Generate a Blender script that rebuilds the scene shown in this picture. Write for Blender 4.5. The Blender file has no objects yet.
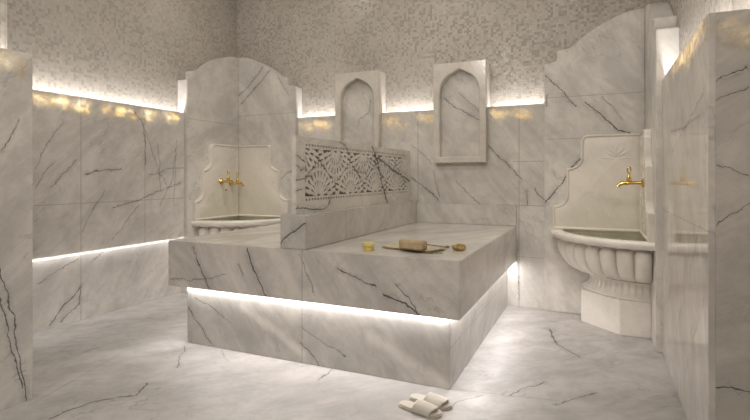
import bpy, bmesh, math, random
from mathutils import Vector, Matrix, noise as mnoise
random.seed(7)
S = bpy.context.scene
C = S.collection
PI = math.pi

# ------------------------------------------------------------------ calibration (used to measure real positions from the photograph)
F, Y0, YAW, EYE = 492.9, 176.48, math.radians(24.075), 1.3
sn, cs = math.sin(YAW), math.cos(YAW)
def px(x, y, **k):
    """the point of a real plane (u / v / h = const) that the photograph shows at pixel x, y"""
    X = (x - 375) / F; H = (Y0 - y) / F
    du, dv, dh = X * cs - sn, X * sn + cs, H
    t = k['u'] / du if 'u' in k else k['v'] / dv if 'v' in k else (k['h'] - EYE) / dh
    return Vector((t * du, t * dv, EYE + t * dh))

# the room: x to the right along the platform front, y into the room, z up; camera above the origin
UL, VB, UR = -4.20, 5.075, 0.45          # stone facing faces
PL, PB, PR = -4.16, 5.03, 0.41           # corner panel faces
ML, MB_, MR = -4.31, 5.19, 0.56          # mosaic faces
TOP = 2.013                              # top of stone facing
CEIL = 3.95
EPS = 0.0005

# ------------------------------------------------------------------ materials
def new_mat(name):
    m = bpy.data.materials.new(name); m.use_nodes = True
    nt = m.node_tree; nt.nodes.clear()
    out = nt.nodes.new('ShaderNodeOutputMaterial')
    b = nt.nodes.new('ShaderNodeBsdfPrincipled')
    nt.links.new(b.outputs[0], out.inputs[0])
    return m, nt, b, out

class NT:
    def __init__(s, nt): s.nt = nt
    def n(s, t, **k):
        x = s.nt.nodes.new(t)
        for a, v in k.items(): setattr(x, a, v)
        return x
    def put(s, node, i, v):
        if hasattr(v, 'is_output'): s.nt.links.new(v, node.inputs[i])
        else: node.inputs[i].default_value = v
    def math(s, op, a, b=0.0, clamp=False):
        x = s.n('ShaderNodeMath', operation=op, use_clamp=clamp)
        s.put(x, 0, a); s.put(x, 1, b); return x.outputs[0]
    def vmath(s, op, a, b=None, out=0):
        x = s.n('ShaderNodeVectorMath', operation=op); s.put(x, 0, a)
        if b is not None:
            if op == 'SCALE': s.put(x, 3, b)
            else: s.put(x, 1, b)
        return x.outputs[out]
    def noise(s, vec, scale, detail=4, rough=.55, dist=0.0, out=0):
        x = s.n('ShaderNodeTexNoise'); s.put(x, 'Vector', vec)
        x.inputs['Scale'].default_value = scale; x.inputs['Detail'].default_value = detail
        x.inputs['Roughness'].default_value = rough; x.inputs['Distortion'].default_value = dist
        return x.outputs[out]
    def ss(s, v, a, b, lo=0.0, hi=1.0):
        x = s.n('ShaderNodeMapRange', interpolation_type='SMOOTHSTEP')
        s.put(x, 0, v); s.put(x, 1, a); s.put(x, 2, b); s.put(x, 3, lo); s.put(x, 4, hi); return x.outputs[0]
    def mix(s, f, a, b, blend='MIX'):
        x = s.n('ShaderNodeMix', data_type='RGBA', blend_type=blend)
        s.put(x, 0, f); s.put(x, 6, a); s.put(x, 7, b); return x.outputs[2]

def seg_group():
    g = bpy.data.node_groups.new('vein_segment', 'ShaderNodeTree')
    for nm, t in (('P', 'NodeSocketVector'), ('A', 'NodeSocketVector'), ('BA', 'NodeSocketVector'), ('Inv', 'NodeSocketFloat'), ('IW', 'NodeSocketFloat'), ('D', 'NodeSocketFloat')):
        g.interface.new_socket(nm, in_out='INPUT', socket_type=t)
    g.interface.new_socket('D', in_out='OUTPUT', socket_type='NodeSocketFloat')
    i = g.nodes.new('NodeGroupInput'); o = g.nodes.new('NodeGroupOutput'); N = NT(g)
    pa = N.vmath('SUBTRACT', i.outputs[0], i.outputs[1])
    h = N.math('MULTIPLY', N.vmath('DOT_PRODUCT', pa, i.outputs[2], 1), i.outputs[3], clamp=True)
    d = N.vmath('LENGTH', N.vmath('SUBTRACT', pa, N.vmath('SCALE', i.outputs[2], h)), out=1)
    g.links.new(N.math('MINIMUM', N.math('MULTIPLY', d, i.outputs[4]), i.outputs[5]), o.inputs[0])
    return g
SEG = seg_group()

def chain(N, P, segs):
    d = 1000.0
    for a, b, w in segs:
        a, b = Vector(a), Vector(b); ba = b - a
        x = N.n('ShaderNodeGroup'); x.node_tree = SEG
        N.put(x, 0, P); x.inputs[1].default_value = a; x.inputs[2].default_value = ba
        x.inputs[3].default_value = 1 / max(ba.length_squared, 1e-9); x.inputs[4].default_value = 1 / w
        N.put(x, 5, d); d = x.outputs[0]
    return d

def lines(pts, plane, w):
    """polyline measured on one real plane -> list of segments"""
    q = [px(*p, **plane) for p in pts]
    return [(q[i], q[i + 1], w) for i in range(len(q) - 1)]

STONE = (0.67, 0.645, 0.605)
def marble(name, col=STONE, veins=(), pale=(), seams=(), rough=.16, onyx=None, cloud=.30, dirn=(.5, .8, .2), generic=.28, spec=.5, dist=1.0):
    m, nt, b, out = new_mat(name); N = NT(nt)
    P = N.n('ShaderNodeNewGeometry').outputs['Position']
    mp = N.n('ShaderNodeMapping', vector_type='TEXTURE'); nt.links.new(P, mp.inputs[0])
    mp.inputs['Rotation'].default_value = dirn; mp.inputs['Scale'].default_value = (1.0, 1.2, .36)
    PS = mp.outputs[0]
    c1 = N.noise(PS, 1.2, 9, .70, .5)
    c2 = N.noise(P, 6.5, 9, .75, .4)
    dark = tuple(x * .66 for x in col); lite = tuple(min(1, x * 1.14) for x in col)
    base = N.mix(N.ss(c1, .36, .66), (*lite, 1), (*dark, 1))
    base = N.mix(1 - cloud if False else cloud * 2, (*col, 1), base)
    base = N.mix(N.ss(c2, .42, .68, 0, .42), base, (*dark, 1))
    # fine pale-grey web typical of the stone
    r1 = N.math('ABSOLUTE', N.math('SUBTRACT', N.noise(PS, 1.5, 4, .6, .35), .5))
    gate = N.ss(N.noise(P, 1.7, 2), .48, .62)
    web = N.math('MULTIPLY', N.math('MULTIPLY', N.ss(r1, 0.0, .012, 1, 0), gate), generic)
    base = N.mix(web, base, (0.20, 0.19, 0.185, 1))
    # pale streaks
    if pale or veins:
        n1 = N.vmath('SUBTRACT', N.noise(P, 4.0, 3, .6, 0, 1), (.5, .5, .5))
        n2 = N.vmath('SUBTRACT', N.noise(P, 26.0, 3, .6, 0, 1), (.5, .5, .5))
        # wander only within the face of the slab the veins were measured on
        pts = [q for a_, b_, w_ in list(veins) + list(pale) for q in (a_, b_)]
        spread = [max(q[i] for q in pts) - min(q[i] for q in pts) for i in range(3)]
        ax = spread.index(min(spread)); msk = [1, 1, 1]; msk[ax] = 0
        wob = N.vmath('ADD', N.vmath('SCALE', n1, .085 * dist), N.vmath('SCALE', n2, .026 * dist))
        PD = N.vmath('ADD', P, N.vmath('MULTIPLY', wob, tuple(msk)))
    if pale:
        d = chain(N, PD, pale)
        base = N.mix(N.math('MULTIPLY', N.ss(d, .1, 1.3, .75, 0), N.ss(c2, .2, .6)), base, (0.80, 0.77, 0.72, 1))
    if veins:
        d = chain(N, PD, veins)
        wn = N.ss(N.noise(P, 14.0, 3), .28, .62, 1.35, .7)
        dw = N.math('MULTIPLY', d, wn)
        halo = N.math('MULTIPLY', N.ss(d, .5, 11.0, .26, 0), N.ss(c2, .3, .6))
        vo = N.n('ShaderNodeTexVoronoi', feature='DISTANCE_TO_EDGE'); vo.inputs['Scale'].default_value = 13
        st_ = [1.0, 1.0, 1.0]; st_[ax] = .2
        nt.links.new(N.vmath('MULTIPLY', N.vmath('ADD', P, N.vmath('SCALE', n2, .05)), tuple(st_)), vo.inputs['Vector'])
        ck = N.math('MULTIPLY', N.ss(vo.outputs['Distance'], 0.0, .030, 1, 0), N.math('MULTIPLY', N.ss(d, 2.0, 14.0, .60, 0), N.ss(N.noise(P, 6.0, 2), .45, .6)))
        base = N.mix(ck, base, (0.16, 0.155, 0.15, 1))
        base = N.mix(halo, base, (0.25, 0.24, 0.23, 1))
        base = N.mix(N.ss(dw, .45, 1.25, .90, 0), base, (0.075, 0.072, 0.075, 1))
    if seams:
        d = chain(N, P, seams)
        base = N.mix(N.ss(d, .6, 1.3, .55, 0), base, (0.24, 0.22, 0.20, 1))
    nt.links.new(base, b.inputs['Base Color'])
    rr = N.ss(c2, .3, .7, rough * .8, rough * 1.3)
    nt.links.new(rr, b.inputs['Roughness'])
    b.inputs['Specular IOR Level'].default_value = spec
    if onyx:
        # honey-coloured translucent crystal along the top edge of the facing slabs, lit by the strip behind
        sep = N.n('ShaderNodeSeparateXYZ'); nt.links.new(P, sep.inputs[0])
        band = N.ss(sep.outputs[2], 1.66, 1.93)
        na = N.vmath('SUBTRACT', N.noise(P, 7.0, 6, .75, 0, 1), (.5, .5, .5))
        PO = N.vmath('ADD', P, N.vmath('SCALE', na, .22))
        patch = N.math('MULTIPLY', N.ss(chain(N, PO, onyx), .15, 1.5, 1, 0), N.ss(N.noise(P, 13.0, 8, .85, .5), .36, .66))
        fac = N.math('MULTIPLY', N.math('MULTIPLY', band, patch), .72)
        tr = N.n('ShaderNodeBsdfTranslucent')
        hc = N.mix(N.ss(N.noise(P, 11, 4), .35, .65), (1.0, .80, .46, 1), (1.0, .95, .82, 1))
        nt.links.new(hc, tr.inputs[0])
        ms = N.n('ShaderNodeMixShader'); N.put(ms, 0, fac)
        nt.links.new(b.outputs[0], ms.inputs[1]); nt.links.new(tr.outputs[0], ms.inputs[2])
        nt.links.new(ms.outputs[0], out.inputs[0])
    return m

def mosaic(name, ax, tile=.0255):
    m, nt, b, out = new_mat(name); N = NT(nt)
    P = N.n('ShaderNodeNewGeometry').outputs['Position']
    sep = N.n('ShaderNodeSeparateXYZ'); nt.links.new(P, sep.inputs[0])
    cmb = N.n('ShaderNodeCombineXYZ')
    nt.links.new(sep.outputs[ax[0]], cmb.inputs[0]); nt.links.new(sep.outputs[ax[1]], cmb.inputs[1])
    q = N.vmath('SCALE', cmb.outputs[0], 1 / tile)
    cell = N.vmath('FLOOR', q); fr = N.vmath('FRACTION', q)
    wn = N.n('ShaderNodeTexWhiteNoise', noise_dimensions='2D'); nt.links.new(cell, wn.inputs['Vector'])
    r = wn.outputs[0]
    clus = N.noise(cell, .055, 3, .6)
    r2 = N.math('ADD', r, N.math('MULTIPLY', N.math('SUBTRACT', clus, .5), 1.3))
    rp = N.n('ShaderNodeValToRGB'); nt.links.new(r2, rp.inputs[0])
    e = rp.color_ramp.elements
    e[0].position = .02; e[0].color = (.50, .468, .42, 1)
    e[1].position = .97; e[1].color = (.35, .32, .28, 1)
    for p_, c_ in ((.35, (.47, .438, .39, 1)), (.68, (.425, .395, .35, 1)), (.86, (.36, .333, .29, 1))):
        x = e.new(p_); x.color = c_
    s2 = N.n('ShaderNodeSeparateXYZ'); nt.links.new(fr, s2.inputs[0])
    def edge(v): return N.math('ABSOLUTE', N.math('SUBTRACT', v, .5))
    g = N.ss(N.math('MAXIMUM', edge(s2.outputs[0]), edge(s2.outputs[1])), .41, .47)
    colr = N.mix(N.math('MULTIPLY', g, .55), rp.outputs[0], (.44, .41, .365, 1))
    nt.links.new(colr, b.inputs['Base Color'])
    nt.links.new(N.ss(r, 0, 1, .25, .55), b.inputs['Roughness'])
    # each tile sits at a slightly different tilt
    bp = N.n('ShaderNodeBump'); bp.inputs['Strength'].default_value = .5; bp.inputs['Distance'].default_value = .003
    nt.links.new(N.math('SUBTRACT', 1.0, g), bp.inputs['Height']); nt.links.new(bp.outputs[0], b.inputs['Normal'])
    return m

def plain(name, col, rough=.5, metal=0.0, bump=0.0, bscale=200, vary=.12, trans=0.0, ior=1.45):
    m, nt, b, out = new_mat(name); N = NT(nt)
    P = N.n('ShaderNodeTexCoord').outputs['Object']
    c = N.noise(P, bscale * .25, 4)
    nt.links.new(N.mix(N.ss(c, .3, .7), (*[x * (1 - vary) for x in col], 1), (*[min(1, x * (1 + vary)) for x in col], 1)), b.inputs['Base Color'])
    b.inputs['Roughness'].default_value = rough; b.inputs['Metallic'].default_value = metal
    b.inputs['Transmission Weight'].default_value = trans; b.inputs['IOR'].default_value = ior
    if bump:
        bp = N.n('ShaderNodeBump'); bp.inputs['Strength'].default_value = bump; bp.inputs['Distance'].default_value = .002
        nt.links.new(N.noise(P, bscale, 3), bp.inputs['Height']); nt.links.new(bp.outputs[0], b.inputs['Normal'])
    return m

# ------------------------------------------------------------------ mesh helpers
def link(name, bm, mat, parent=None, smooth=False, origin=None, bevel=0.0, seg=2):
    bmesh.ops.recalc_face_normals(bm, faces=bm.faces)
    if bevel:
        es = [e for e in bm.edges if len(e.link_faces) == 2 and e.calc_face_angle(0) > .6]
        bmesh.ops.bevel(bm, geom=es, offset=bevel, segments=seg, affect='EDGES', clamp_overlap=True)
    off = Vector(origin) if origin is not None else Vector((0, 0, 0))
    if origin is not None: bmesh.ops.translate(bm, verts=bm.verts, vec=-off)
    me = bpy.data.meshes.new(name); bm.to_mesh(me); bm.free()
    if smooth:
        for p in me.polygons: p.use_smooth = True
        if smooth != 'all':
            try: me.set_sharp_from_angle(angle=math.radians(38))
            except Exception: pass
    me.materials.append(mat)
    o = bpy.data.objects.new(name, me); C.objects.link(o)
    if parent is not None: o.parent = parent
    o.location = off
    return o

def box(bm, x0, x1, y0, y1, z0, z1):
    v = [bm.verts.new(p) for p in ((x0, y0, z0), (x1, y0, z0), (x1, y1, z0), (x0, y1, z0), (x0, y0, z1), (x1, y0, z1), (x1, y1, z1), (x0, y1, z1))]
    for f in ((0, 3, 2, 1), (4, 5, 6, 7), (0, 1, 5, 4), (1, 2, 6, 5), (2, 3, 7, 6), (3, 0, 4, 7)):
        bm.faces.new([v[i] for i in f])
    return v

def bxs(*bb):
    bm = bmesh.new()
    for b in bb: box(bm, *b)
    return bm

def prism(bm, poly, to3a, to3b):
    """closed prism between two copies of a 2D outline"""
    a = [bm.verts.new(to3a(p)) for p in poly]; b = [bm.verts.new(to3b(p)) for p in poly]
    n = len(poly)
    fa = bm.faces.new(a); fb = bm.faces.new(list(reversed(b)))
    for i in range(n): bm.faces.new((a[i], b[i], b[(i + 1) % n], a[(i + 1) % n]))
    return fa, fb

def lathe(bm, prof, n=24, M=Matrix()):
    """revolve (r, z) about z; open ends that reach r=0 close by themselves"""
    rings = []
    for r, z in prof:
        if r < 1e-6: rings.append([bm.verts.new(M @ Vector((0, 0, z)))])
        else: rings.append([bm.verts.new(M @ Vector((r * math.cos(2 * PI * k / n), r * math.sin(2 * PI * k / n), z))) for k in range(n)])
    for A, B in zip(rings, rings[1:]):
        for k in range(n):
            k2 = (k + 1) % n
            if len(A) == 1 and len(B) == 1: continue
            if len(A) == 1: bm.faces.new((A[0], B[k], B[k2]))
            elif len(B) == 1: bm.faces.new((A[k], A[k2], B[0]))
            else: bm.faces.new((A[k], A[k2], B[k2], B[k]))

def tube(bm, pts, r, n=10, closed=False):
    pts = [Vector(p) for p in pts]; R = r if isinstance(r, (list, tuple)) else [r] * len(pts)
    rings = []; N_ = len(pts); up = None
    for i, p in enumerate(pts):
        t = (pts[(i + 1) % N_] - pts[i - 1]) if closed else (pts[min(i + 1, N_ - 1)] - pts[max(i - 1, 0)])
        t.normalize()
        if up is None:
            up = Vector((0, 0, 1)) if abs(t.z) < .9 else Vector((1, 0, 0))
        s = t.cross(up).normalized(); up = s.cross(t).normalized()
        rings.append([bm.verts.new(p + R[i] * (math.cos(2 * PI * k / n) * s + math.sin(2 * PI * k / n) * up)) for k in range(n)])
    m = N_ if closed else N_ - 1
    for i in range(m):
        A, B = rings[i], rings[(i + 1) % N_]
        for k in range(n): bm.faces.new((A[k], A[(k + 1) % n], B[(k + 1) % n], B[k]))
    if not closed:
        bm.faces.new(list(reversed(rings[0]))); bm.faces.new(rings[-1])

def tag(o, label, cat, group=None, kind=None):
    o['label'] = label; o['category'] = cat
    if group: o['group'] = group
    if kind: o['kind'] = kind
    return o
def thing(name, label, cat, loc=(0, 0, 0), rz=0, group=None):
    o = bpy.data.objects.new(name, None); C.objects.link(o); o.empty_display_size = .1
    o.location = loc; o.rotation_euler = (0, 0, rz)
    return tag(o, label, cat, group)
def struct(name, bm, mat, bevel=0.0):
    o = link(name, bm, mat, bevel=bevel, seg=1); o['kind'] = 'structure'; return o
def copy_children(src, dst):
    for ch in list(src.children):
        c_ = ch.copy(); C.objects.link(c_); c_.parent = dst
        copy_children(ch, c_)
def child_world(o, parent):
    """keep a mesh built in room coordinates in place under a thing standing at parent.location"""
    o.parent = parent; o.location = o.location - parent.location

# ------------------------------------------------------------------ the stones of this room
pl = dict(u=UL); pf = dict(v=2.821); pb = dict(v=VB); pbase = dict(v=2.926); fl = dict(h=0.0)
W1, W2, W3 = .0015, .0032, .0048
vl = (lines([(125, 102), (142, 120), (145, 142), (145, 167)], pl, W2) + lines([(84, 175), (96, 171), (122, 169)], pl, W2)
      + lines([(113, 206), (140, 199), (167, 188), (180, 184)], pl, W2) + lines([(35, 188), (54, 161)], pl, W1)
      + lines([(50, 188), (76, 160)], pl, W1) + lines([(142, 122), (152, 150), (158, 170), (168, 186)], pl, W1) + lines([(150, 176), (166, 170), (184, 168)], pl, W1) + lines([(160, 206), (172, 182), (176, 150)], pl, W1) + lines([(36, 168), (50, 140), (62, 122)], pl, W1) + lines([(83, 232), (92, 214), (104, 190)], pl, W1) + lines([(113, 238), (140, 203)], pl, W1) + lines([(158, 143), (161, 190)], pl, W1) + lines([(176, 140), (174, 206)], pl, W1))
sl_ = [((UL, px(81, 150, u=UL).y, .6), (UL, px(81, 150, u=UL).y, 2.02), .004), ((UL, px(145, 150, u=UL).y, .6), (UL, px(145, 150, u=UL).y, 2.02), .004),
       ((UL, 1.8, 1.06), (UL, 4.17, 1.06), .003)]
m_left = marble('marble_left', veins=vl, seams=sl_, onyx=[q_ for x_, y_ in [(42, 101), (60, 102), (82, 106), (112, 110), (128, 113), (150, 115), (170, 117)] for q_ in lines([(x_ - 5, y_ - 1), (x_ + 5, y_ + 1)], pl, .07)], dirn=(.75, .1, .2))
pl2 = dict(u=-4.245)
m_left_low = marble('marble_left_low', veins=lines([(51, 325), (66, 305), (80, 286)], pl2, W3) + lines([(60, 322), (78, 305), (80, 288)], pl2, W2) + lines([(37, 284), (80, 258)], pl2, W1) + lines([(92, 262), (108, 246)], pl2, W1),
                    seams=[((-4.245, px(81, 280, u=-4.245).y, 0), (-4.245, px(81, 280, u=-4.245).y, .6), .004)], dirn=(.75, .1, .2))
vb = (lines([(488, 146), (506, 163), (521, 180)], pb, W2) + lines([(411, 143), (432, 163)], pb, W1) + lines([(411, 177), (427, 190), (439, 201)], pb, W2)
      + lines([(434, 170), (439, 198)], pb, W1) + lines([(456, 180), (480, 204)], pb, W1) + lines([(527, 189), (527.5, 204)], pb, W2) + lines([(535, 188), (540, 196), (546, 202)], pb, W2)
      + lines([(517, 240), (519, 300)], pb, W1))
sb_ = [((px(519, 200, v=VB).x, VB, 0), (px(519, 200, v=VB).x, VB, 2.02), .004), ((-.9, VB, 1.012), (-.4, VB, 1.012), .004), ((px(418, 120, v=VB).x, VB, 1), (px(418, 120, v=VB).x, VB, 2.02), .004),
       ((-.75, VB, 1.45), (-.4, VB, 1.45), .003), ((-.75, VB, .5), (-.4, VB, .5), .003)]
m_back = marble('marble_back', veins=vb, seams=sb_, onyx=[q_ for x_, y_ in [(306, 127), (322, 126), (390, 122), (399, 128), (396, 138), (428, 118), (500, 114), (522, 114)] for q_ in lines([(x_ - 5, y_ - 1), (x_ + 5, y_ + 1)], pb, .07)], dirn=(.1, .85, .2))
pr_ = dict(u=UR)
m_right = marble('marble_right', col=(.68, .645, .60), veins=lines([(668, 300), (684, 215)], pr_, W1) + lines([(676, 330), (700, 225)], pr_, W1) + lines([(672, 150), (703, 95)], pr_, W1) + lines([(684, 375), (704, 300)], pr_, W1),
                 seams=[((UR, 2.5, 1.06), (UR, 4.2, 1.06), .003)], rough=.03, onyx=[q_ for x_, y_ in [(672, 62), (684, 56), (690, 42), (700, 30)] for q_ in lines([(x_ - 5, y_ - 1), (x_ + 5, y_ + 1)], pr_, .07)], dirn=(1.2, .1, .2))
pe = dict(v=2.557)
m_pier_r = marble('marble_pier_right', col=(.60, .565, .52), veins=lines([(712, 82), (730, 72), (750, 66)], pe, W1) + lines([(712, 165), (730, 168), (750, 176)], pe, W1) + lines([(708, 388), (730, 389), (750, 394)], pe, W2) + lines([(712, 225), (750, 205)], pe, W1) + lines([(716, 100), (750, 84)], pe, W1),
                  onyx=[q_ for x_, y_ in [(744, 38), (722, 30)] for q_ in lines([(x_ - 5, y_ - 1), (x_ + 5, y_ + 1)], pe, .07)], dirn=(.1, -.6, .2))
pp = dict(u=-3.007)
m_pier_l = marble('marble_pier_left', veins=lines([(0, 268), (8, 300), (14, 322), (20, 365), (26, 404)], pp, W2) + lines([(0, 296), (10, 340), (21, 388)], pp, W2) + lines([(2, 150), (20, 120)], pp, W1),
                  onyx=[q_ for x_, y_ in [(6, 60), (22, 68)] for q_ in lines([(x_ - 5, y_ - 1), (x_ + 5, y_ + 1)], pp, .07)], dirn=(.75, .1, .2))
vsl = (lines([(193, 247), (200, 268), (209, 289)], pf, W2) + lines([(247, 249), (252, 266), (259, 279), (268, 297)], pf, W3) + lines([(239, 265), (243, 276)], pf, W1)
       + lines([(169, 279), (189, 281), (227, 275)], pf, W1) + lines([(299, 253), (307, 275), (316, 297)], pf, W1) + lines([(335, 269), (353, 277), (377, 287)], pf, W2)
       + lines([(383, 296), (401, 301), (421, 316)], pf, W3) + lines([(395, 285), (409, 298), (419, 314)], pf, W2))
xj = px(302, 280, v=2.821).x
ssl = [((xj, 2.821, .4), (xj, 2.821, .82), .0035)] + [((-.718, y, .4), (-.718, y, .82), .0035) for y in (3.64, 4.35)]
m_slab = marble('marble_slab', col=(.71, .68, .64), veins=vsl, seams=ssl, pale=lines([(268, 244), (282, 262), (293, 290)], pf, .05), rough=.13, cloud=.34)
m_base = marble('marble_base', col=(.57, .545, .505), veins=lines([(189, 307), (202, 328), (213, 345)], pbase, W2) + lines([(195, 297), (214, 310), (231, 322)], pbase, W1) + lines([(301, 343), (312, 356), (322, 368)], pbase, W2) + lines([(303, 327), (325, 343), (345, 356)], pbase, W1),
                pale=lines([(244, 308), (275, 330), (302, 353)], pbase, .045) + lines([(372, 338), (410, 364), (448, 386)], pbase, .055),
                seams=[((px(302, 340, v=2.926).x, 2.926, 0), (px(302, 340, v=2.926).x, 2.926, .46), .0035), ((-.807, 3.6, 0), (-.807, 3.6, .46), .0035), ((-.807, 2.9, .25), (-.807, 5.07, .25), .003)], rough=.13, cloud=.36)
ppart = dict(v=2.821)
m_part = marble('marble_divider', veins=lines([(281, 245), (292, 233), (307, 224)], ppart, W3), seams=[((-1.765, px(346, 230, u=-1.765).y, .8), (-1.765, px(346, 230, u=-1.765).y, 1.05), .005)], rough=.13)
m_upst = marble('marble_upstand', veins=lines([(470, 223), (480, 219), (490, 218)], dict(v=5.04), W1), rough=.13)
ps = dict(u=-1.85)
vsc = (lines([(370, 143), (375, 152), (378, 164), (383, 186), (388, 203)], ps, .010) + lines([(377, 157), (385, 163), (393, 170), (411, 181)], ps, .009)
       + lines([(333, 137), (341, 143), (348, 150)], ps, W3) + lines([(334, 137), (366, 143), (409, 149)], ps, W2) + lines([(350, 171), (366, 174)], ps, W2)
       + lines([(294, 209), (307, 208), (322, 211), (328, 206), (330, 199)], ps, W3) + lines([(295, 165), (300, 172), (304, 168)], ps, W2) + lines([(294, 178), (302, 180), (312, 176)], ps, W2)
       + lines([(296, 190), (303, 188)], ps, W2) + lines([(297, 158), (306, 163)], ps, W2))
m_screen = marble('marble_screen', col=(.77, .735, .685), cloud=.15, veins=vsc, rough=.3, generic=.3)
pcr = dict(v=PB)
m_corner_r = marble('marble_corner_right', veins=lines([(545, 74), (558, 88), (578, 106)], pcr, W3) + lines([(586, 102), (601, 115), (617, 129), (630, 133)], pcr, W3) + lines([(602, 97), (612, 108), (622, 120)], pcr, W1) + lines([(545, 203), (557, 188), (569, 171), (583, 154)], pcr, W3) + lines([(546, 95), (546, 106)], pcr, W2),
                    seams=[((-.45, PB, 2.06), (PR, PB, 2.06), .003), ((-.45, PB, 1.66), (PR, PB, 1.66), .003)], dirn=(.5, .9, .2), rough=.36, spec=.35)
pcl = dict(v=PB)
m_corner_l = marble('marble_corner_left', veins=lines([(262, 66), (252, 82), (239, 96)], pcl, W2) + lines([(270, 69), (258, 85), (241, 104)], pcl, W2) + lines([(277, 75), (288, 95)], pcl, W1) + lines([(281, 179), (288, 173), (294, 171)], pcl, W2),
                    seams=[((PL, PB, 2.07), (-3.3, PB, 2.07), .003), ((PL, 4.1, 1.95), (PL, 5.1, 1.95), .003)], dirn=(.5, .9, .2), rough=.36, spec=.35)
pn = dict(v=5.065)
m_niche_a = marble('marble_niche_veined', veins=lines([(443, 99), (453, 106), (470, 115), (482, 122)], pn, W2) + lines([(458, 92), (470, 103), (482, 114)], pn, W1), generic=.2)
m_niche_b = marble('marble_niche', veins=lines([(371, 100), (369, 112), (360, 119), (358, 126)], pn, W1), generic=.3)
m_white = marble('marble_white', col=(.76, .715, .645), cloud=.10, generic=.12, rough=.26)
m_basin = marble('marble_basin', col=(.86, .825, .77), cloud=.08, generic=.1, rough=.24)
m_floor = marble('marble_floor', col=(.45, .432, .415), veins=lines([(50, 418), (70, 409), (90, 402), (118, 397), (135, 396), (146, 384)], fl, .006) + lines([(186, 346), (181, 356), (177, 367)], fl, W2)
                 + lines([(318, 381), (324, 376), (331, 370)], fl, W2) + lines([(549, 329), (557, 344), (568, 350), (581, 357)], fl, .007) + lines([(509, 395), (526, 388), (546, 382)], fl, W2) + lines([(553, 405), (575, 399), (597, 393)], fl, W2)
                 + lines([(440, 413), (455, 404), (482, 395)], fl, W1) + lines([(84, 352), (100, 347)], fl, W2) + lines([(222, 350), (228, 362)], fl, W1),
                 seams=[(px(30, 405, h=0), px(120, 354, h=0), .004), (px(450, 389, h=0), px(560, 401, h=0), .004)], rough=.42, cloud=.32, generic=.55, dirn=(1.2, .3, .7), spec=.35)
m_mos_x = mosaic('mosaic_back', (0, 2)); m_mos_y = mosaic('mosaic_side', (1, 2))
m_ceil = plain('ceiling_plaster', (.55, .50, .43), .8, vary=.03)
m_brass = plain('brass', (.72, .50, .17), .22, 1.0, vary=.1, bscale=60)
m_dark = plain('dark_hole', (.02, .018, .015), .6)
m_terry = plain('terry_cloth', (.60, .565, .50), .95, bump=.8, bscale=420, vary=.06)
m_sole = plain('slipper_sole', (.60, .53, .43), .85, bump=.4, bscale=300)
m_kese = plain('woven_cloth', (.52, .45, .32), .95, bump=.8, bscale=500)
m_kese_d = plain('woven_cloth_underside', (.36, .31, .20), .95, bump=.8, bscale=500)
m_brush = plain('pumice_block', (.50, .385, .25), .9, bump=.6, bscale=260, vary=.15)
m_wood = plain('dark_wood', (.24, .16, .09), .45, bscale=90)
m_jar = plain('soap_yellow', (.70, .58, .22), .4, bscale=60)
m_amber = plain('amber_stone', (.40, .27, .10), .5, bump=.8, bscale=120, vary=.45)
def water_mat():
    m, nt, b, out = new_mat('still_water'); N = NT(nt)
    t = N.n('ShaderNodeBsdfTransparent'); t.inputs[0].default_value = (.96, .97, .90, 1)
    g = N.n('ShaderNodeBsdfGlossy'); g.inputs['Roughness'].default_value = .03
    ms = N.n('ShaderNodeMixShader'); ms.inputs[0].default_value = .10; nt.links.new(t.outputs[0], ms.inputs[1]); nt.links.new(g.outputs[0], ms.inputs[2])
    nt.links.new(ms.outputs[0], out.inputs[0]); return m
m_water = water_mat()

# ------------------------------------------------------------------ shell
struct('floor', bxs((-4.6, 3.0, -2.2, 5.6, -.1, 0)), m_floor)
struct('ceiling', bxs((-4.6, 3.0, -2.2, 5.6, CEIL, CEIL + .1)), m_ceil)
struct('wall_left', bxs((ML - .15, ML, 1.70, 5.34, 0, CEIL)), m_mos_y)
struct('wall_back', bxs((ML, MR + .15, MB_, MB_ + .15, 0, CEIL)), m_mos_x)
struct('wall_right', bxs((MR, MR + .12, 2.68, MB_, 0, CEIL)), m_mos_y)
struct('wall_right_return', bxs((MR, 2.75, 2.665, 2.68, 0, CEIL)), m_mos_x)
struct('wall_left_near', bxs((-3.22, -3.115, -2.0, 1.74, 0, CEIL), (ML, -3.22, 1.70, 1.74, 0, CEIL)), m_mos_y)
struct('wall_right_near', bxs((2.6, 2.75, -2.0, 2.665, 0, CEIL)), m_mos_y)
struct('wall_front', bxs((-3.22, 2.75, -2.15, -2.0, 0, CEIL)), m_mos_x)
T = .028
struct('trim_1', bxs((UL - .018, UL, 1.76, PB - .862, .626, TOP)), m_left, .002)
struct('trim_2', bxs((ML, -4.245, 1.76, PB - .862, 0, .60)), m_left_low, .002)
struct('trim_3', bxs((PL + .862, PR - .862, VB, VB + T, 0, TOP)), m_back, .002)
struct('trim_4', bxs((UR, UR + T, 2.557, PB - .862, 0, TOP)), m_right, .002)
struct('trim_5', bxs((UR + T, 2.6, 2.557, 2.557 + T, 0, TOP)), m_pier_r, .002)
struct('trim_6', bxs((-3.007 - T, -3.007, -2.0, 1.818, 0, TOP), (UL, -3.007 - T, 1.818 - T, 1.818, 0, TOP)), m_pier_l, .002)

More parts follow.
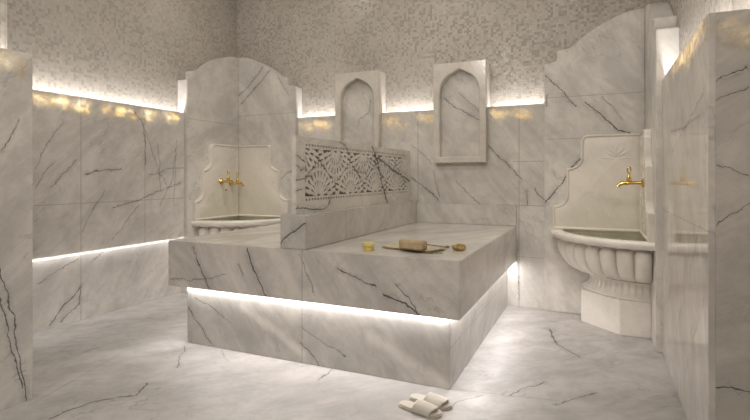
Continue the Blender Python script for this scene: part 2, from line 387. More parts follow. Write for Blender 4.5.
# ------------------------------------------------------------------ arched corner panels
def arch_profile():
    p = [(0, 2.815)]
    for d, h in ((.08, 2.812), (.16, 2.795), (.24, 2.768), (.32, 2.732), (.40, 2.69), (.47, 2.645), (.54, 2.592), (.60, 2.54)): p.append((d, h))
    p += [(.625, 2.522), (.745, 2.505), (.745, 2.418)]
    p += [(.755, 2.405), (.86, 2.388)]
    return p
AP = arch_profile()
def corner_panel(side, on, label, mat):
    """side: left/right corner; on: 'side' wall or 'back' wall"""
    bm = bmesh.new(); prof = AP + [(.86, 0), (0, 0)]
    if on == 'back':
        cx, sg = (PL, 1) if side == 'left' else (PR, -1)
        f = lambda y: (lambda p: Vector((cx + sg * p[0], y, p[1])))
        prism(bm, prof, f(PB), f(MB_ - EPS))
    else:
        f0, f1 = (PL, ML + EPS) if side == 'left' else (PR, MR - EPS)
        prof = [(-(MB_ - PB) + EPS, 2.815)] + AP + [(.86, 0), (-(MB_ - PB) + EPS, 0)]
        f = lambda x: (lambda p: Vector((x, PB - p[0], p[1])))
        prism(bm, prof, f(f0), f(f1))
    o = link('marble_arch', bm, mat, bevel=.007, seg=2)
    return tag(o, label, 'wall panel', 'arched marble corner panels')
corner_panel('left', 'back', 'arched marble panel with two slanting dark veins, behind left basin and beside pierced screen', m_corner_l)
corner_panel('left', 'side', 'arched marble panel at the left basin that carries the pair of brass taps', m_corner_l)
corner_panel('right', 'back', 'tall arched marble panel with bold dark diagonal vein behind right basin', m_corner_r)
corner_panel('right', 'side', 'arched marble panel seen edge-on beside the single brass tap at far right', m_corner_r)

# ------------------------------------------------------------------ carved backsplashes
def arc(c, r, a0, a1, n=6):
    return [(c[0] + r * math.cos(math.radians(a0 + (a1 - a0) * i / n)), c[1] + r * math.sin(math.radians(a0 + (a1 - a0) * i / n))) for i in range(n + 1)]
RIMZ = .80
def splash_outline():
    p = [(0, RIMZ), (.775, RIMZ), (.775, 1.018)]
    p += [(.745, 1.020), (.715, 1.028), (.688, 1.044), (.666, 1.068), (.655, 1.095), (.652, 1.12)]   # a small shoulder, then a hollow up to the waist
    p += [(.652, 1.372), (.62, 1.374), (.59, 1.382), (.56, 1.398), (.540, 1.420), (.530, 1.445), (.528, 1.47)]
    p += [(.528, 1.60), (.522, 1.635), (.508, 1.66), (.485, 1.677), (.46, 1.68), (0, 1.68)]
    return p
SO = [(d * 1.012, RIMZ + (h - RIMZ) * 1.008) for d, h in splash_outline()]
ST = .05
def inset(poly, t):
    n = len(poly); out = []
    for i in range(n):
        a, b, c = Vector(poly[i - 1]), Vector(poly[i]), Vector(poly[(i + 1) % n])
        e1, e2 = (b - a).normalized(), (c - b).normalized()
        n1, n2 = Vector((-e1.y, e1.x)), Vector((-e2.y, e2.x))
        k = n1 + n2; k = k / max(k.length_squared, .3) * 2
        out.append(tuple(b + k * t))
    return out
def backsplash(side, on, label, motif):
    cx = PL if side == 'left' else PR; sg = 1 if side == 'left' else -1
    if on == 'back': f = lambda dep: (lambda p: Vector((cx + sg * (p[0] + (ST if False else 0)), PB - dep, p[1])))
    else: f = lambda dep: (lambda p: Vector((cx + sg * dep, PB - p[0], p[1])))
    # outline counter-clockwise in (d, h); the side-wall piece starts where the back piece ends
    po = list(SO)
    if on == 'side':
        po = [(max(d, ST), h) for d, h in po]
    bm = bmesh.new()
    n = len(po)
    i1 = inset(po, .016); i2 = inset(po, .026); i3 = inset(po, .036)
    def fix(q):                                              # border runs free at the corner and bottom
        return q
    loops = [(po, 0.0005), (po, ST - .006), (inset(po, .006), ST), (i1, ST), (i2, ST - .010), (i3, ST - .007)]
    R = [[bm.verts.new(f(dp)(p)) for p in q] for q, dp in loops]
    for A, B in zip(R, R[1:]):
        for i in range(n): bm.faces.new((A[i], A[(i + 1) % n], B[(i + 1) % n], B[i]))
    bm.faces.new(list(reversed(R[0]))); bm.faces.new(R[-1])
    o = link('backsplash', bm, m_white, smooth=True)
    tag(o, label, 'backsplash', 'carved backsplashes over the basins')
    if motif:                                                # carved tulip spray in low relief
        mb = bmesh.new(); c = (.235, 1.47)
        def leaf(p0, ang, L, w, lift=.009):
            L *= 1.12; w *= 1.0
            ring = []
            ca, sa = math.cos(ang), math.sin(ang)
            m_ = 8; left, mid, right = [], [], []
            for i in range(m_ + 1):
                t = i / m_; wd = w * math.sin(PI * t) ** .8 if 0 < t < 1 else 0
                bend = .12 * L * t * t * (1 if ca > 0.15 else -1 if ca < -.15 else 0)
                X = p0[0] + ca * L * t + bend; Y = p0[1] + sa * L * t
                left.append((X - sa * wd, Y + ca * wd)); right.append((X + sa * wd, Y - ca * wd)); mid.append((X, Y))
            bd = ST - .008
            vl_ = [mb.verts.new(f(bd)(p)) for p in left]; vr_ = [mb.verts.new(f(bd)(p)) for p in right]
            vm = [mb.verts.new(f(bd + lift * math.sin(PI * i / m_) + .0006)(p)) for i, p in enumerate(mid)]
            for i in range(m_):
                mb.faces.new((vl_[i], vl_[i + 1], vm[i + 1], vm[i])); mb.faces.new((vm[i], vm[i + 1], vr_[i + 1], vr_[i]))
        for a, L, w in ((90, .125, .014), (62, .115, .013), (118, .115, .013), (35, .10, .012), (145, .10, .012), (75, .07, .008), (105, .07, .008)):
            leaf(c, math.radians(a), L, w)
        for sgn in (1, -1): leaf((c[0], c[1] - .012), math.radians(90 - 83 * sgn), .12, .008, .006)
        link('leaf_motif', mb, m_white, o, smooth='all')
    return o
sp_l_back = backsplash('left', 'back', 'plain stepped white marble backsplash without taps over left basin', False)
sp_l_side = backsplash('left', 'side', 'stepped white marble backsplash holding two brass taps over left basin', False)
sp_r_back = backsplash('right', 'back', 'stepped white marble backsplash with carved leaf spray over right basin', True)
sp_r_side = backsplash('right', 'side', 'white marble backsplash seen edge-on, holding the single brass tap', False)
bm = bmesh.new(); hp = px(226, 190, u=PL + ST - .007)
lathe(bm, [(0, 0), (.010, 0), (.012, .003), (0, .004)], 14, Matrix.Translation(hp) @ Matrix.Rotation(PI / 2, 4, 'Y'))
ov = link('overflow_hole', bm, m_dark, sp_l_side)

# ------------------------------------------------------------------ fluted corner basins
def wedge(bm, prof, flute=None, nth=160):
    """quarter revolve of a closed (r, z) outline, +x +y quadrant; flute(theta, z, r) -> r"""
    cols = []
    for k in range(nth + 1):
        th = PI / 2 * k / nth
        cols.append([bm.verts.new(((flute(th, z, r) if flute else r) * math.cos(th), (flute(th, z, r) if flute else r) * math.sin(th), z)) for r, z in prof])
    n = len(prof)
    for A, B in zip(cols, cols[1:]):
        for i in range(n):
            j = (i + 1) % n
            if prof[i][0] < 1e-6 and prof[j][0] < 1e-6: continue
            bm.faces.new((A[i], A[j], B[j], B[i]))
    bm.faces.new(cols[0]); bm.faces.new(list(reversed(cols[-1])))
    bmesh.ops.remove_doubles(bm, verts=bm.verts, dist=1e-6)

_B = [(.30, .425), (.42, .428), (.52, .438), (.60, .458), (.66, .495), (.70, .54), (.724, .59), (.735, .64), (.737, .69), (.73, .72), (.712, .735)]
BOWL = []
for (r0, z0), (r1, z1) in zip(_B, _B[1:]):
    for i in range(3): BOWL.append((r0 + (r1 - r0) * i / 3, z0 + (z1 - z0) * i / 3))
BOWL.append(_B[-1])
def gad(th, z, r):
    if z < .426 or r < .31: return r
    N_ = 8
    t = (th / (PI / 2) * N_) % 1 * 2 - 1
    s_ = .985 * t * t + max(0, (z - .672) / .060) ** 2
    if z > .734: return r - .028
    low = .30 + .70 * min(1, max(0, (z - .43) / .13))
    return r - (.085) * low * (1 - math.sqrt(max(0, 1 - s_)))
def tick(th, z, r):
    if r < .3: return r
    t = (th / (PI / 2) * 14) % 1 * 2 - 1
    return r - .012 * (abs(t) > .82) * (1 if .31 < z < .40 else 0)
def build_basin(label):
    root = thing('corner_basin', label, 'basin', (0, 0, 0), 0, 'fluted marble corner basins')
    bm = bmesh.new()
    inner = [(.67, .735), (.655, .71), (.60, .68), (.48, .66), (.30, .65), (0, .65), (0, .425)]
    prof = BOWL + inner
    cols = []; nth = 200
    wedge(bm, prof, lambda th, z, r: gad(th, z, r) if r >= .3 and (r, z) in BOWLSET else r, nth)
    link('bowl', bm, m_basin, root, smooth=True)
    bm = bmesh.new()
    rim = [(.672, .7355), (.765, .7355), (.782, .741), (.793, .752), (.80, .768), (.80, .782), (.795, .793), (.785, RIMZ - .0005), (.70, RIMZ - .0005), (.69, .795), (.684, .785), (.672, .745)]
    wedge(bm, rim, None, 60); link('rim', bm, m_basin, root, smooth=True)
    bm = bmesh.new()
    foot = [(0, .286), (.515, .286), (.525, .292), (.525, .300), (.515, .306), (.492, .316), (.472, .335), (.458, .37), (.462, .395), (.474, .412), (.476, .4245), (0, .4245)]
    wedge(bm, foot, tick, 168); link('foot', bm, m_basin, root, smooth=True)
    bm = bmesh.new()
    a, b = .525, .225
    poly = [(0, 0), (a, 0), (a, b), (b, a), (0, a)]
    prism(bm, poly, lambda p: Vector((p[0], p[1], 0.0005)), lambda p: Vector((p[0], p[1], .2855)))
    link('plinth', bm, m_basin, root, bevel=.004)
    return root
BOWLSET = set(BOWL)
G = .0008
b_r = build_basin('white fluted marble basin in the right corner, on its angular plinth')
b_r.location = (PR - G, PB - G, 0); b_r.rotation_euler = (0, 0, PI)
b_l = b_r.copy(); C.objects.link(b_l)
copy_children(b_r, b_l)
b_l['label'] = 'white fluted marble basin in the left corner, partly hidden behind platform'
b_l.location = (PL + G, PB - G, 0); b_l.rotation_euler = (0, 0, -PI / 2)
def water(loc, rz, label):
    bm = bmesh.new(); wedge(bm, [(0, .757), (.668, .757), (.668, .766), (0, .766)], None, 40)
    o = link('water', bm, m_water); o.location = loc; o.rotation_euler = (0, 0, rz)
    tag(o, label, 'water', kind='stuff')
water((PR - .002, PB - .002, 0), PI, 'still greenish water in the right corner basin')
water((PL + .002, PB - .002, 0), -PI / 2, 'still water in the left corner basin')

# ------------------------------------------------------------------ brass taps (local +x points out from the wall, origin on the wall)
def build_tap(label):
    t = thing('wall_tap', label, 'tap', (0, 0, 0), 0, 'brass wall taps')
    RX = Matrix.Rotation(PI / 2, 4, 'Y')
    bm = bmesh.new(); lathe(bm, [(0, 0), (.032, 0), (.034, .004), (.030, .010), (.024, .013), (.020, .020), (0, .021)], 24, RX); link('escutcheon', bm, m_brass, t, smooth=True)
    bm = bmesh.new()
    tube(bm, [(.015, 0, 0), (.05, 0, 0), (.09, 0, 0), (.115, 0, -.002), (.135, 0, -.003), (.155, 0, -.010), (.17, 0, -.022), (.176, 0, -.030)],
         [.012, .0115, .013, .0165, .0135, .0125, .0135, .0155], 14)
    tube(bm, [(.13, 0, .006), (.145, 0, .014), (.157, 0, .016)], [.007, .006, .003], 8)     # crest above the mouth
    link('spout', bm, m_brass, t, smooth=True)
    bm = bmesh.new(); lathe(bm, [(0, .008), (.017, .008), (.018, .022), (.014, .034), (.016, .040), (.011, .050), (.008, .066), (.007, .078), (0, .079)], 18, Matrix.Translation((.098, 0, 0))); vlv = link('valve', bm, m_brass, t, smooth=True)
    bm = bmesh.new()
    tube(bm, [(.098 + .013 * math.sin(2 * PI * k / 20), 0, .098 + .020 * -math.cos(2 * PI * k / 20)) for k in range(20)], .0045, 8, True); link('handle', bm, m_brass, vlv, smooth='all')
    return t
tap = build_tap('single brass wall tap with ring handle over the right basin')
q = px(643, 183, u=PR - ST); tap.location = (PR - ST + .007, q.y, q.z); tap.rotation_euler = (0, 0, PI); tap.scale = (1.12, 1.12, 1.12)
for (x, y), lab in (((221.5, 181.5), 'brass tap with ring handle over left basin, farther from the corner'), ((231, 183), 'brass tap with ring handle over left basin, next to the corner')):
    t2 = tap.copy(); C.objects.link(t2); t2['label'] = lab
    copy_children(tap, t2)
    q = px(x, y, u=PL + ST); t2.location = (PL + ST - .007, q.y, q.z); t2.rotation_euler = (0, 0, 0)

# ------------------------------------------------------------------ central platform
SF, SL, SR, SZ, SB = 2.821, -3.011, -.718, .807, .46
plat = thing('marble_platform', 'large grey-white marble bathing platform lit from below, with low divider wall', 'platform', (-1.865, 3.95, 0))
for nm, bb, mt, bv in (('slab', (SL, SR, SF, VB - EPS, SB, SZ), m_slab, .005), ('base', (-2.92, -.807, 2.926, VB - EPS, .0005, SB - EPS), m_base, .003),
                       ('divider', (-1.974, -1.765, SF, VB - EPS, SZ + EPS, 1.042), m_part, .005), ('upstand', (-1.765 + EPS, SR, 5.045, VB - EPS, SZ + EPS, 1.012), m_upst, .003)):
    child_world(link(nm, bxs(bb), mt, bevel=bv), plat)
plat.children[1]['label'] = 'recessed marble base under the overhanging slab'

# ------------------------------------------------------------------ pierced screen on the divider
def build_screen():
    U0, U1 = -1.885, -1.85
    y0, y1, z0, z1 = 2.832, VB - EPS, 1.0425, 1.578
    a0, a1, c0, c1 = 2.945, 5.0, 1.128, 1.53
    bm = bmesh.new()
    box(bm, U0, U1, y0, y1, z0, c0); box(bm, U0, U1, y0, y1, c1, z1); box(bm, U0, U1, y0, a0, c0, c1); box(bm, U0, U1, a1, y1, c0, c1)
    def bar(p, q, w):
        d = Vector((q[0] - p[0], q[1] - p[1])); L = d.length
        if L < 1e-4: return
        d /= L; n = Vector((-d.y, d.x)) * w / 2; e = d * .001
        poly = [(p[0] - e.x + n.x, p[1] - e.y + n.y), (p[0] - e.x - n.x, p[1] - e.y - n.y), (q[0] + e.x - n.x, q[1] + e.y - n.y), (q[0] + e.x + n.x, q[1] + e.y + n.y)]
        fr = U1 - .0004 - random.random() * .0022; bk = U1 - .0118 - random.random() * .0006
        prism(bm, poly, lambda t: Vector((bk, min(max(t[0], a0 - .004), a1 + .004), min(max(t[1], c0 - .004), c1 + .004))), lambda t: Vector((fr, min(max(t[0], a0 - .004), a1 + .004), min(max(t[1], c0 - .004), c1 + .004))))
    # rows of little squares along the top and bottom
    rowh = .024
    for zz in (c0 + rowh, c1 - rowh): bar((a0, zz), (a1, zz), .014)
    k = 0; y = a0
    while y < a1:
        bar((y, c0), (y, c0 + rowh), .020); bar((y, c1 - rowh), (y, c1), .020); y += .040
    b0, b1 = c0 + rowh, c1 - rowh
    # half rosettes alternating between the bottom and the top edge, rings of petals around each
    step = .51; cs_ = []
    n = 0; y = a0 + .19
    while y < a1 + .3:
        cs_.append((y, b0)); cs_.append((y + step / 2, b1)); y += step
    cs_.append((a0 + .19 - step / 2, b1))
    def owner(p):
        return min(range(len(cs_)), key=lambda i: (cs_[i][0] - p[0]) ** 2 + (cs_[i][1] - p[1]) ** 2)
    def inside(p): return a0 < p[0] < a1 and b0 < p[1] < b1
    NS = 28
    for ci, c in enumerate(cs_):
        radii = [.034, .130, .200, .270, .34, .41]
        for ri in range(len(radii) - 1):
            r0, r1 = radii[ri], radii[ri + 1]
            m = 20 if ri < 1 else int(2 * PI * (r0 + r1) / 2 / .044)
            offs = .5 if ri % 2 else 0
            for k in range(m):
                th = 2 * PI * (k + offs) / m
                ps_ = [(c[0] + r * math.cos(th), c[1] + r * math.sin(th)) for r in [r0 + (r1 - r0) * i / 5 for i in range(6)]]
                run = [p for p in ps_ if inside(p) and owner(p) == ci]
                if len(run) > 1: bar(run[0], run[-1], .027 if ri else .020)
        for r in radii[:-1]:
            K = max(16, int(2 * PI * r / .02)); 
            for k in range(K):
                t0, t1 = 2 * PI * k / K, 2 * PI * (k + 1) / K
                p, q_ = (c[0] + r * math.cos(t0), c[1] + r * math.sin(t0)), (c[0] + r * math.cos(t1), c[1] + r * math.sin(t1))
                if inside(p) and inside(q_) and owner(p) == ci and owner(q_) == ci: bar(p, q_, .022)
    o = link('pierced_screen', bm, m_screen)
    tag(o, 'pierced marble screen with starburst fretwork and black veins, standing on the low divider', 'screen')
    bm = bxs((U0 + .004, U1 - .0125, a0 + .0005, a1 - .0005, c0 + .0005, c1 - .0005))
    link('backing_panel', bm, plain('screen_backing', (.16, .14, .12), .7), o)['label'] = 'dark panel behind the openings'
build_screen()

# ------------------------------------------------------------------ wall niches
def niche(u0, u1, label, mback):
    z0, z1, vf, vb_ = 1.445, 2.477, 4.985, VB - EPS
    cx = (u0 + u1) / 2; hw = (u1 - u0) / 2; ow = hw - .055
    zb, zs, za = z0 + .05, 2.155, 2.418
    op = [(-ow, zb), (ow, zb), (ow, zs)]
    m_ = 14
    for i in range(1, m_ * 2):
        t = i / (2 * m_) * PI
        x = ow * math.cos(t); z = zs + (za - zs - .022) * max(0, math.sin(t)) ** .92 + .022 * max(0, 1 - abs(x) / (ow * .35)) ** 1.3
        op.append((x, z))
    op.append((-ow, zs))
    n = len(op)
    # outer loop point for each opening point (same count), so the frame face is a clean strip
    def outer(p):
        x, z = p
        if z <= zb + 1e-6: return (math.copysign(hw, x), z0)
        if z <= zs + 1e-6: return (math.copysign(hw, x), z)
        a = math.atan2((z - zs) / (z1 - zs), x / hw)
        ca, sa = math.cos(a), math.sin(a); k = 1 / max(abs(ca), abs(sa)); return (hw * ca * k, zs + (z1 - zs) * sa * k)
    ou = [outer(p) for p in op]
    # exact top corners
    for tgt in ((hw, z1), (-hw, z1)):
        i = min(range(n), key=lambda i: (ou[i][0] - tgt[0]) ** 2 + (ou[i][1] - tgt[1]) ** 2); ou[i] = tgt
    def ins(q, t):
        r = inset(q, t); return r
    bm = bmesh.new()
    op2 = ins(op, .007); op3 = ins(op, .010)
    L = [(ou, MB_ - EPS), (ou, vf), (op, vf), (op2, vf + .008), (op3, vf + .010), (op3, 5.064)]
    R = [[bm.verts.new((cx + p[0], v, p[1])) for p in q] for q, v in L]
    for A, B in zip(R, R[1:]):
        for i in range(n): bm.faces.new((A[i], A[(i + 1) % n], B[(i + 1) % n], B[i]))
    # close the frame's back as a ring
    B2 = [bm.verts.new((cx + p[0], MB_ - EPS, p[1])) for p in op3]
    for i in range(n):
        bm.faces.new((R[-1][i], R[-1][(i + 1) % n], B2[(i + 1) % n], B2[i])); bm.faces.new((B2[i], B2[(i + 1) % n], R[0][(i + 1) % n], R[0][i]))
    root = thing('wall_niche', label, 'niche', (cx, vf, z0), 0, 'arched marble wall niches')
    f_ = link('frame', bm, m_niche_f, smooth=True, bevel=0); child_world(f_, root)
    bm = bmesh.new(); prism(bm, op3, lambda p: Vector((cx + p[0], 5.065, p[1])), lambda p: Vector((cx + p[0], 5.072, p[1])))
    child_world(link('back_panel', bm, mback), root)
    return root
m_niche_f = marble('marble_niche_frame', col=(.68, .64, .58), cloud=.12, generic=.15)
niche(-2.728, -2.185, 'pointed-arch marble wall niche rising behind the pierced screen', m_niche_b)
niche(-1.555, -1.008, 'pointed-arch marble wall niche with diagonal veins, right of the pierced screen', m_niche_a)

# ------------------------------------------------------------------ slippers
def build_slipper(label):
    root = thing('slipper', label, 'slipper', (0, 0, 0), 0, 'pair of slippers')
    L = .27
    def hw(t):   # half width along the sole, heel t=0, toe t=1
        return .034 + .016 * t if 0 else (.036 + .014 * math.sin(min(1, max(0, (t - .15) / .75)) * PI * .62)) 
    n = 26; pts = []
    for i in range(n + 1):
        t = i / n
        e = min(1, math.sqrt(max(0, 1 - ((.13 - t) / .13) ** 2)) if t < .13 else math.sqrt(max(0, 1 - ((t - .80) / .20) ** 2)) if t > .80 else 1)
        pts.append((t * L, hw(t) * max(e, .02)))
    poly = [(x, w) for x, w in pts] + [(x, -w) for x, w in reversed(pts)]
    bm = bmesh.new(); prism(bm, poly, lambda p: Vector((p[0], p[1], .0005)), lambda p: Vector((p[0], p[1], .010))); link('sole', bm, m_sole, root, bevel=.002)
    bm = bmesh.new(); pi_ = [(.004 + x * .972, w * .95) for x, w in poly]
    prism(bm, pi_, lambda p: Vector((p[0], p[1], .0102)), lambda p: Vector((p[0], p[1], .019))); link('insole', bm, m_terry, root, bevel=.004, smooth=True)
    # upper: an arched band, open at the toe and behind
    bm = bmesh.new(); m, k_ = 14, 16; out, inn = [], []
    for i in range(m + 1):
        s = i / m; row, rin = [], []
        for k in range(k_ + 1):
            a = PI * k / k_
            x0 = (.455 + .07 * abs(math.cos(a)) * 0 - .05 * abs(math.cos(a)) ** 2); x1 = (.90 - .10 * abs(math.cos(a)) ** 2)
            t = x0 + (x1 - x0) * s
            w = hw(min(t, .95)) * (1 if t < .80 else math.sqrt(max(.02, 1 - ((t - .80) / .20) ** 2))) + .004
            H = .056 - .014 * s
            row.append((t * L, w * math.cos(a), .002 + H * math.sin(a) ** .75)); rin.append((t * L, (w - .006) * math.cos(a), .002 + (H - .006) * math.sin(a) ** .75))
        out.append([bm.verts.new(p) for p in row]); inn.append([bm.verts.new(p) for p in rin])
    for i in range(m):
        for k in range(k_):
            bm.faces.new((out[i][k], out[i + 1][k], out[i + 1][k + 1], out[i][k + 1])); bm.faces.new((inn[i][k], inn[i][k + 1], inn[i + 1][k + 1], inn[i + 1][k]))
    for k in range(k_):
        for i in (0, m): bm.faces.new((out[i][k], out[i][k + 1], inn[i][k + 1], inn[i][k]))
    for i in range(m):
        for k in (0, k_): bm.faces.new((out[i][k], inn[i][k], inn[i + 1][k], out[i + 1][k]))
    link('upper', bm, m_terry, root, smooth='all')
    return root
sA = build_slipper('cream open-toe slipper nearer the camera, left one of the pair on the floor')
a, b = px(399, 402.5, h=.01), px(441, 415, h=.01)
sA.location = (a.x, a.y, 0); sA.rotation_euler = (0, 0, math.atan2(b.y - a.y, b.x - a.x))
sB = sA.copy(); C.objects.link(sB); sB['label'] = 'cream open-toe slipper nearer the platform base, right one of the pair'
copy_children(sA, sB)
a, b = px(410, 395.5, h=.01), px(453, 407.5, h=.01)
sB.location = (a.x, a.y, 0); sB.rotation_euler = (0, 0, math.atan2(b.y - a.y, b.x - a.x))

# ------------------------------------------------------------------ bath things on the slab
ZT = SZ + .0006
p = px(368.6, 250.5, h=SZ)
jar = thing('soap_jar', 'small round yellow lidded jar on the platform slab', 'jar', (p.x, p.y, ZT))
bm = bmesh.new(); lathe(bm, [(0, 0), (.035, 0), (.037, .003), (.037, .023), (.035, .026), (0, .026)], 28); link('body', bm, m_jar, jar, smooth=True)
bm = bmesh.new(); lathe(bm, [(0, .0262), (.037, .0262), (.043, .030), (.044, .046), (.041, .051), (.015, .052), (0, .052)], 28); link('lid', bm, m_jar, jar, smooth=True)

A, B, Cc = px(381.5, 248.5, h=SZ), px(431, 254, h=SZ), px(442, 249, h=SZ)
e1, e2 = (B - A), (Cc - B)
cl = thing('folded_cloth', 'folded olive-beige woven wash cloth under the brown scrubbing block', 'cloth', (A.x, A.y, ZT), math.atan2(e1.y, e1.x))
L1 = e1.length; L2 = min(.19, abs(e1.x * e2.y - e1.y * e2.x) / L1)
def sheet(z, ins_, curl, th, mat, nm):
    bm = bmesh.new(); nx, ny = 24, 14; top, bot = [], []
    for i in range(nx + 1):
        rt, rb = [], []
        for j in range(ny + 1):
            x = ins_ + (L1 - 2 * ins_) * i / nx; y = ins_ + (L2 - 2 * ins_) * j / ny
            h = z + .0025 * (mnoise.noise((x * 14, y * 14, z * 60)) + .4) + curl * max(0, 1 - x / .07) ** 2 + curl * .5 * max(0, (x - L1 + .05) / .05) ** 2
            rb.append(bm.verts.new((x, y, max(h, .0003)))); rt.append(bm.verts.new((x, y, max(h, .0003) + th)))
        top.append(rt); bot.append(rb)
    for i in range(nx):
        for j in range(ny):
            bm.faces.new((top[i][j], top[i + 1][j], top[i + 1][j + 1], top[i][j + 1])); bm.faces.new((bot[i][j], bot[i][j + 1], bot[i + 1][j + 1], bot[i + 1][j]))
    for i in range(nx):
        for j in (0, ny): bm.faces.new((top[i][j], top[i + 1][j], bot[i + 1][j], bot[i][j]))
    for j in range(ny):
        for i in (0, nx): bm.faces.new((top[i][j], top[i][j + 1], bot[i][j + 1], bot[i][j]))
    link(nm, bm, mat, cl, smooth=True)
sheet(0, 0, .004, .004, m_kese_d, 'lower_fold'); sheet(.0095, .004, .008, .0045, m_kese, 'upper_fold')
bm = bmesh.new(); tube(bm, [(L1 - .005, .03, .012), (L1 + .02, .022, .004), (L1 + .045, .035, .003), (L1 + .05, .06, .003), (L1 + .03, .08, .004), (L1 - .004, .07, .012)], .0025, 6); link('hanging_loop', bm, m_kese_d, cl, smooth='all')

A, B = px(398.5, 248.0, h=.83), px(424, 251.0, h=.83)
br = thing('scrubbing_block', 'oblong brown scrubbing block lying on the folded wash cloth', 'scrubber', (A.x, A.y, SZ + .0185), math.atan2(B.y - A.y, B.x - A.x))
LB = (B - A).length * .86
bm = bxs((0, LB, 0, .085, 0, .060)); bmesh.ops.subdivide_edges(bm, edges=bm.edges, cuts=3, use_grid_fill=True)
for v in bm.verts:
    v.co += Vector([mnoise.noise(v.co * 30 + Vector((i * 9, 0, 0))) * .003 for i in range(3)])
    if v.co.z < .001: v.co.z = 0
bmesh.ops.bevel(bm, geom=[e for e in bm.edges if len(e.link_faces) == 2 and e.calc_face_angle(0) > .9], offset=.007, segments=3, affect='EDGES')
zmin = min(v.co.z for v in bm.verts)
bmesh.ops.translate(bm, verts=bm.verts, vec=(0, 0, -zmin))
link('scrub_block', bm, m_brush, br, smooth='all')
h0, h1 = px(421, 243.6, h=SZ + .006), px(447.5, 247.2, h=SZ + .008)
stick = thing('wooden_stick', 'thin dark wooden stick with bulbous tip behind the brown scrubbing block', 'stick', (h1.x, h1.y, ZT))
d = Vector((h0.x - h1.x, h0.y - h1.y, 0)); d.normalize()
bm = bmesh.new(); tube(bm, [d * t + Vector((0, 0, .006)) for t in (0, .05, .10, .15, .19)], [.0045, .004, .0035, .0035, .004], 8); link('shaft', bm, m_wood, stick, smooth=True)
bm = bmesh.new(); lathe(bm, [(0, -.014), (.006, -.012), (.010, 0), (.007, .012), (0, .016)], 14, Matrix.Translation((0, 0, .0105)) @ Matrix.Rotation(PI / 2, 4, 'Y')); link('tip', bm, m_wood, stick, smooth=True)

p = px(459.5, 250.6, h=SZ)
bm = bmesh.new(); bmesh.ops.create_icosphere(bm, subdivisions=4, radius=1)
for v in bm.verts:
    n_ = mnoise.noise(v.co * 1.6) * .25 + mnoise.noise(v.co * 4.5) * .12
    v.co = v.co * (1 + n_); v.co.x *= .048; v.co.y *= .036; v.co.z *= .023
zm = min(v.co.z for v in bm.verts)
for v in bm.verts: v.co.z = max(0, v.co.z - zm - .004)
st = link('scrub_stone', bm, m_amber, smooth='all'); st.location = (p.x, p.y, ZT); st.rotation_euler = (0, 0, .2)
tag(st, 'small lumpy amber-brown scrub stone at the right end of the slab', 'stone')

# ------------------------------------------------------------------ lights
COOL, WARM = (1.0, .95, .94), (1.0, .935, .855)
def strip(name, a, b, w, power, look, col=COOL, spread=PI):
    """LED strip from a to b facing 'look'"""
    a, b, look = Vector(a), Vector(b), Vector(look).normalized()
    l = bpy.data.lights.new(name, 'AREA'); l.shape = 'RECTANGLE'; l.size = (b - a).length; l.size_y = w
    l.energy = power * (b - a).length; l.color = col; l.spread = spread
    o = bpy.data.objects.new(name, l); C.objects.link(o)
    x = (b - a).normalized(); z = -look; y = z.cross(x)
    M = Matrix((x, y, z)).transposed().to_4x4(); M.translation = (a + b) / 2
    o.matrix_world = M
    return o
K_COVE, K_GLOW, K_SLAB, K_LEFT, K_CEIL = 4.2, 1.4, 3.6, 1.5, 12.0
# coves behind the facing: one row up onto the mosaic, one row into the back of the stone
zc = 1.93
def cove(a, b, n):
    """n: direction from the strip towards the mosaic"""
    a, b, n = Vector(a), Vector(b), Vector(n)
    strip('cove_strip', a, b, .02, K_COVE, Vector((0, 0, 1)))
    strip('cove_strip', a - Vector((0, 0, .05)) - n * -.025, b - Vector((0, 0, .05)) - n * -.025, .03, K_GLOW, -n, (1, .90, .72))
cove((UL - .045, 1.80, zc), (UL - .045, 4.14, zc), (-1, 0, 0))
cove((-3.27, VB + .045, zc), (-2.75, VB + .045, zc), (0, 1, 0))
cove((-2.16, VB + .045, zc), (-1.58, VB + .045, zc), (0, 1, 0))
cove((-.985, VB + .045, zc), (-.47, VB + .045, zc), (0, 1, 0))
cove((UR + .045, 2.66, zc), (UR + .045, 4.14, zc), (1, 0, 0))
cove((.62, 2.557 + .045, zc), (2.55, 2.557 + .045, zc), (0, 1, 0))
cove((-3.007 - .045, -1.9, zc), (-3.007 - .045, 1.70, zc), (-1, 0, 0))
# under the slab
zs_ = SB - .004
strip('slab_strip', (-2.93, 2.912, zs_), (-.80, 2.912, zs_), .014, K_SLAB, (0, 0, -1))
strip('slab_strip', (-.792, 2.93, zs_), (-.792, 5.05, zs_), .014, K_SLAB * 1.0, (0, 0, -1))
strip('slab_strip', (-2.934, 2.93, zs_), (-2.934, 5.05, zs_), .014, K_SLAB, (0, 0, -1))
# horizontal reveal in the left wall
strip('reveal_strip', (-4.233, 1.80, .645), (-4.233, 4.14, .645), .016, K_LEFT, (0, 0, -1))
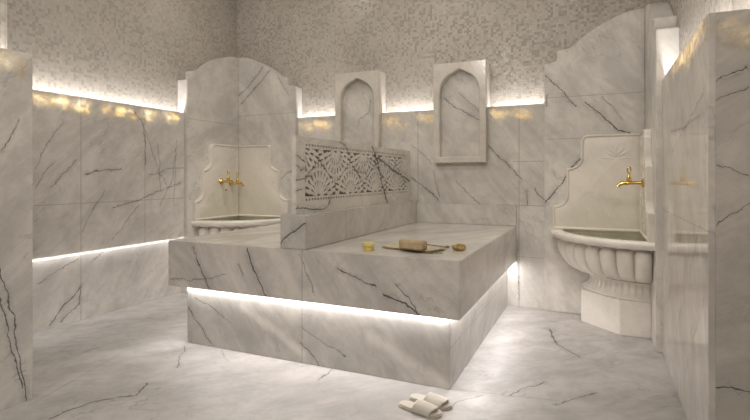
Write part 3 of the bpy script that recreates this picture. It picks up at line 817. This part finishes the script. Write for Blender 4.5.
# ceiling downlights, plus two unseen fill lamps added near the camera
for x, y, k in ((-3.2, 3.9, .8), (-1.4, 4.0, .8), (-2.4, 2.0, 1.0), (-.5, 2.2, 1.0), (-1.9, -.6, 3.0), (.6, -.4, 3.0)):
    l = bpy.data.lights.new('ceiling_or_fill_lamp', 'AREA'); l.shape = 'DISK'; l.size = .35 if y > 1 else .8; l.energy = K_CEIL * k; l.color = WARM
    o = bpy.data.objects.new('ceiling_or_fill_lamp', l); C.objects.link(o); o.location = (x, y, CEIL - (.12 if y < 1 else .01))
    if y < 1: o.rotation_euler = (Vector((-1.5, 3.4, .5)) - o.location).to_track_quat('-Z', 'Y').to_euler()      # added fill lamps, tilted to brighten the front faces of the platform

for x, y, tx, ty in ((-2.9, 3.5, -3.65, 4.5), (-.7, 3.4, -.1, 4.5)):      # a downlight over each basin
    l = bpy.data.lights.new('basin_downlight', 'SPOT'); l.energy = 130; l.color = (1, .93, .82); l.spot_size = math.radians(40); l.spot_blend = .8; l.shadow_soft_size = .28
    o = bpy.data.objects.new('basin_downlight', l); C.objects.link(o); o.location = (x, y, CEIL - .03)
    o.rotation_euler = (Vector((tx, ty, .8)) - o.location).to_track_quat('-Z', 'Y').to_euler()
w = bpy.data.worlds.new('room_world'); S.world = w; w.use_nodes = True
w.node_tree.nodes['Background'].inputs[0].default_value = (1, .9, .78, 1); w.node_tree.nodes['Background'].inputs[1].default_value = .05

# ------------------------------------------------------------------ camera and view
cam = bpy.data.cameras.new('camera'); co = bpy.data.objects.new('camera', cam); C.objects.link(co)
co.location = (0, 0, EYE); co.rotation_euler = (PI / 2, 0, YAW)
cam.sensor_width = 36; cam.lens = F / 750 * 36; cam.shift_y = -(210 - Y0) / 750; cam.clip_start = .05
S.camera = co
vs = S.view_settings
vs.view_transform = 'Standard'; vs.look = 'None'; vs.gamma = 1; vs.exposure = 0.24
try: vs.use_curve_mapping = False
except Exception: pass
S.cycles.use_denoising = True
S.cycles.max_bounces = 10; S.cycles.diffuse_bounces = 6; S.cycles.glossy_bounces = 4; S.cycles.transmission_bounces = 8
S.cycles.sample_clamp_indirect = 6
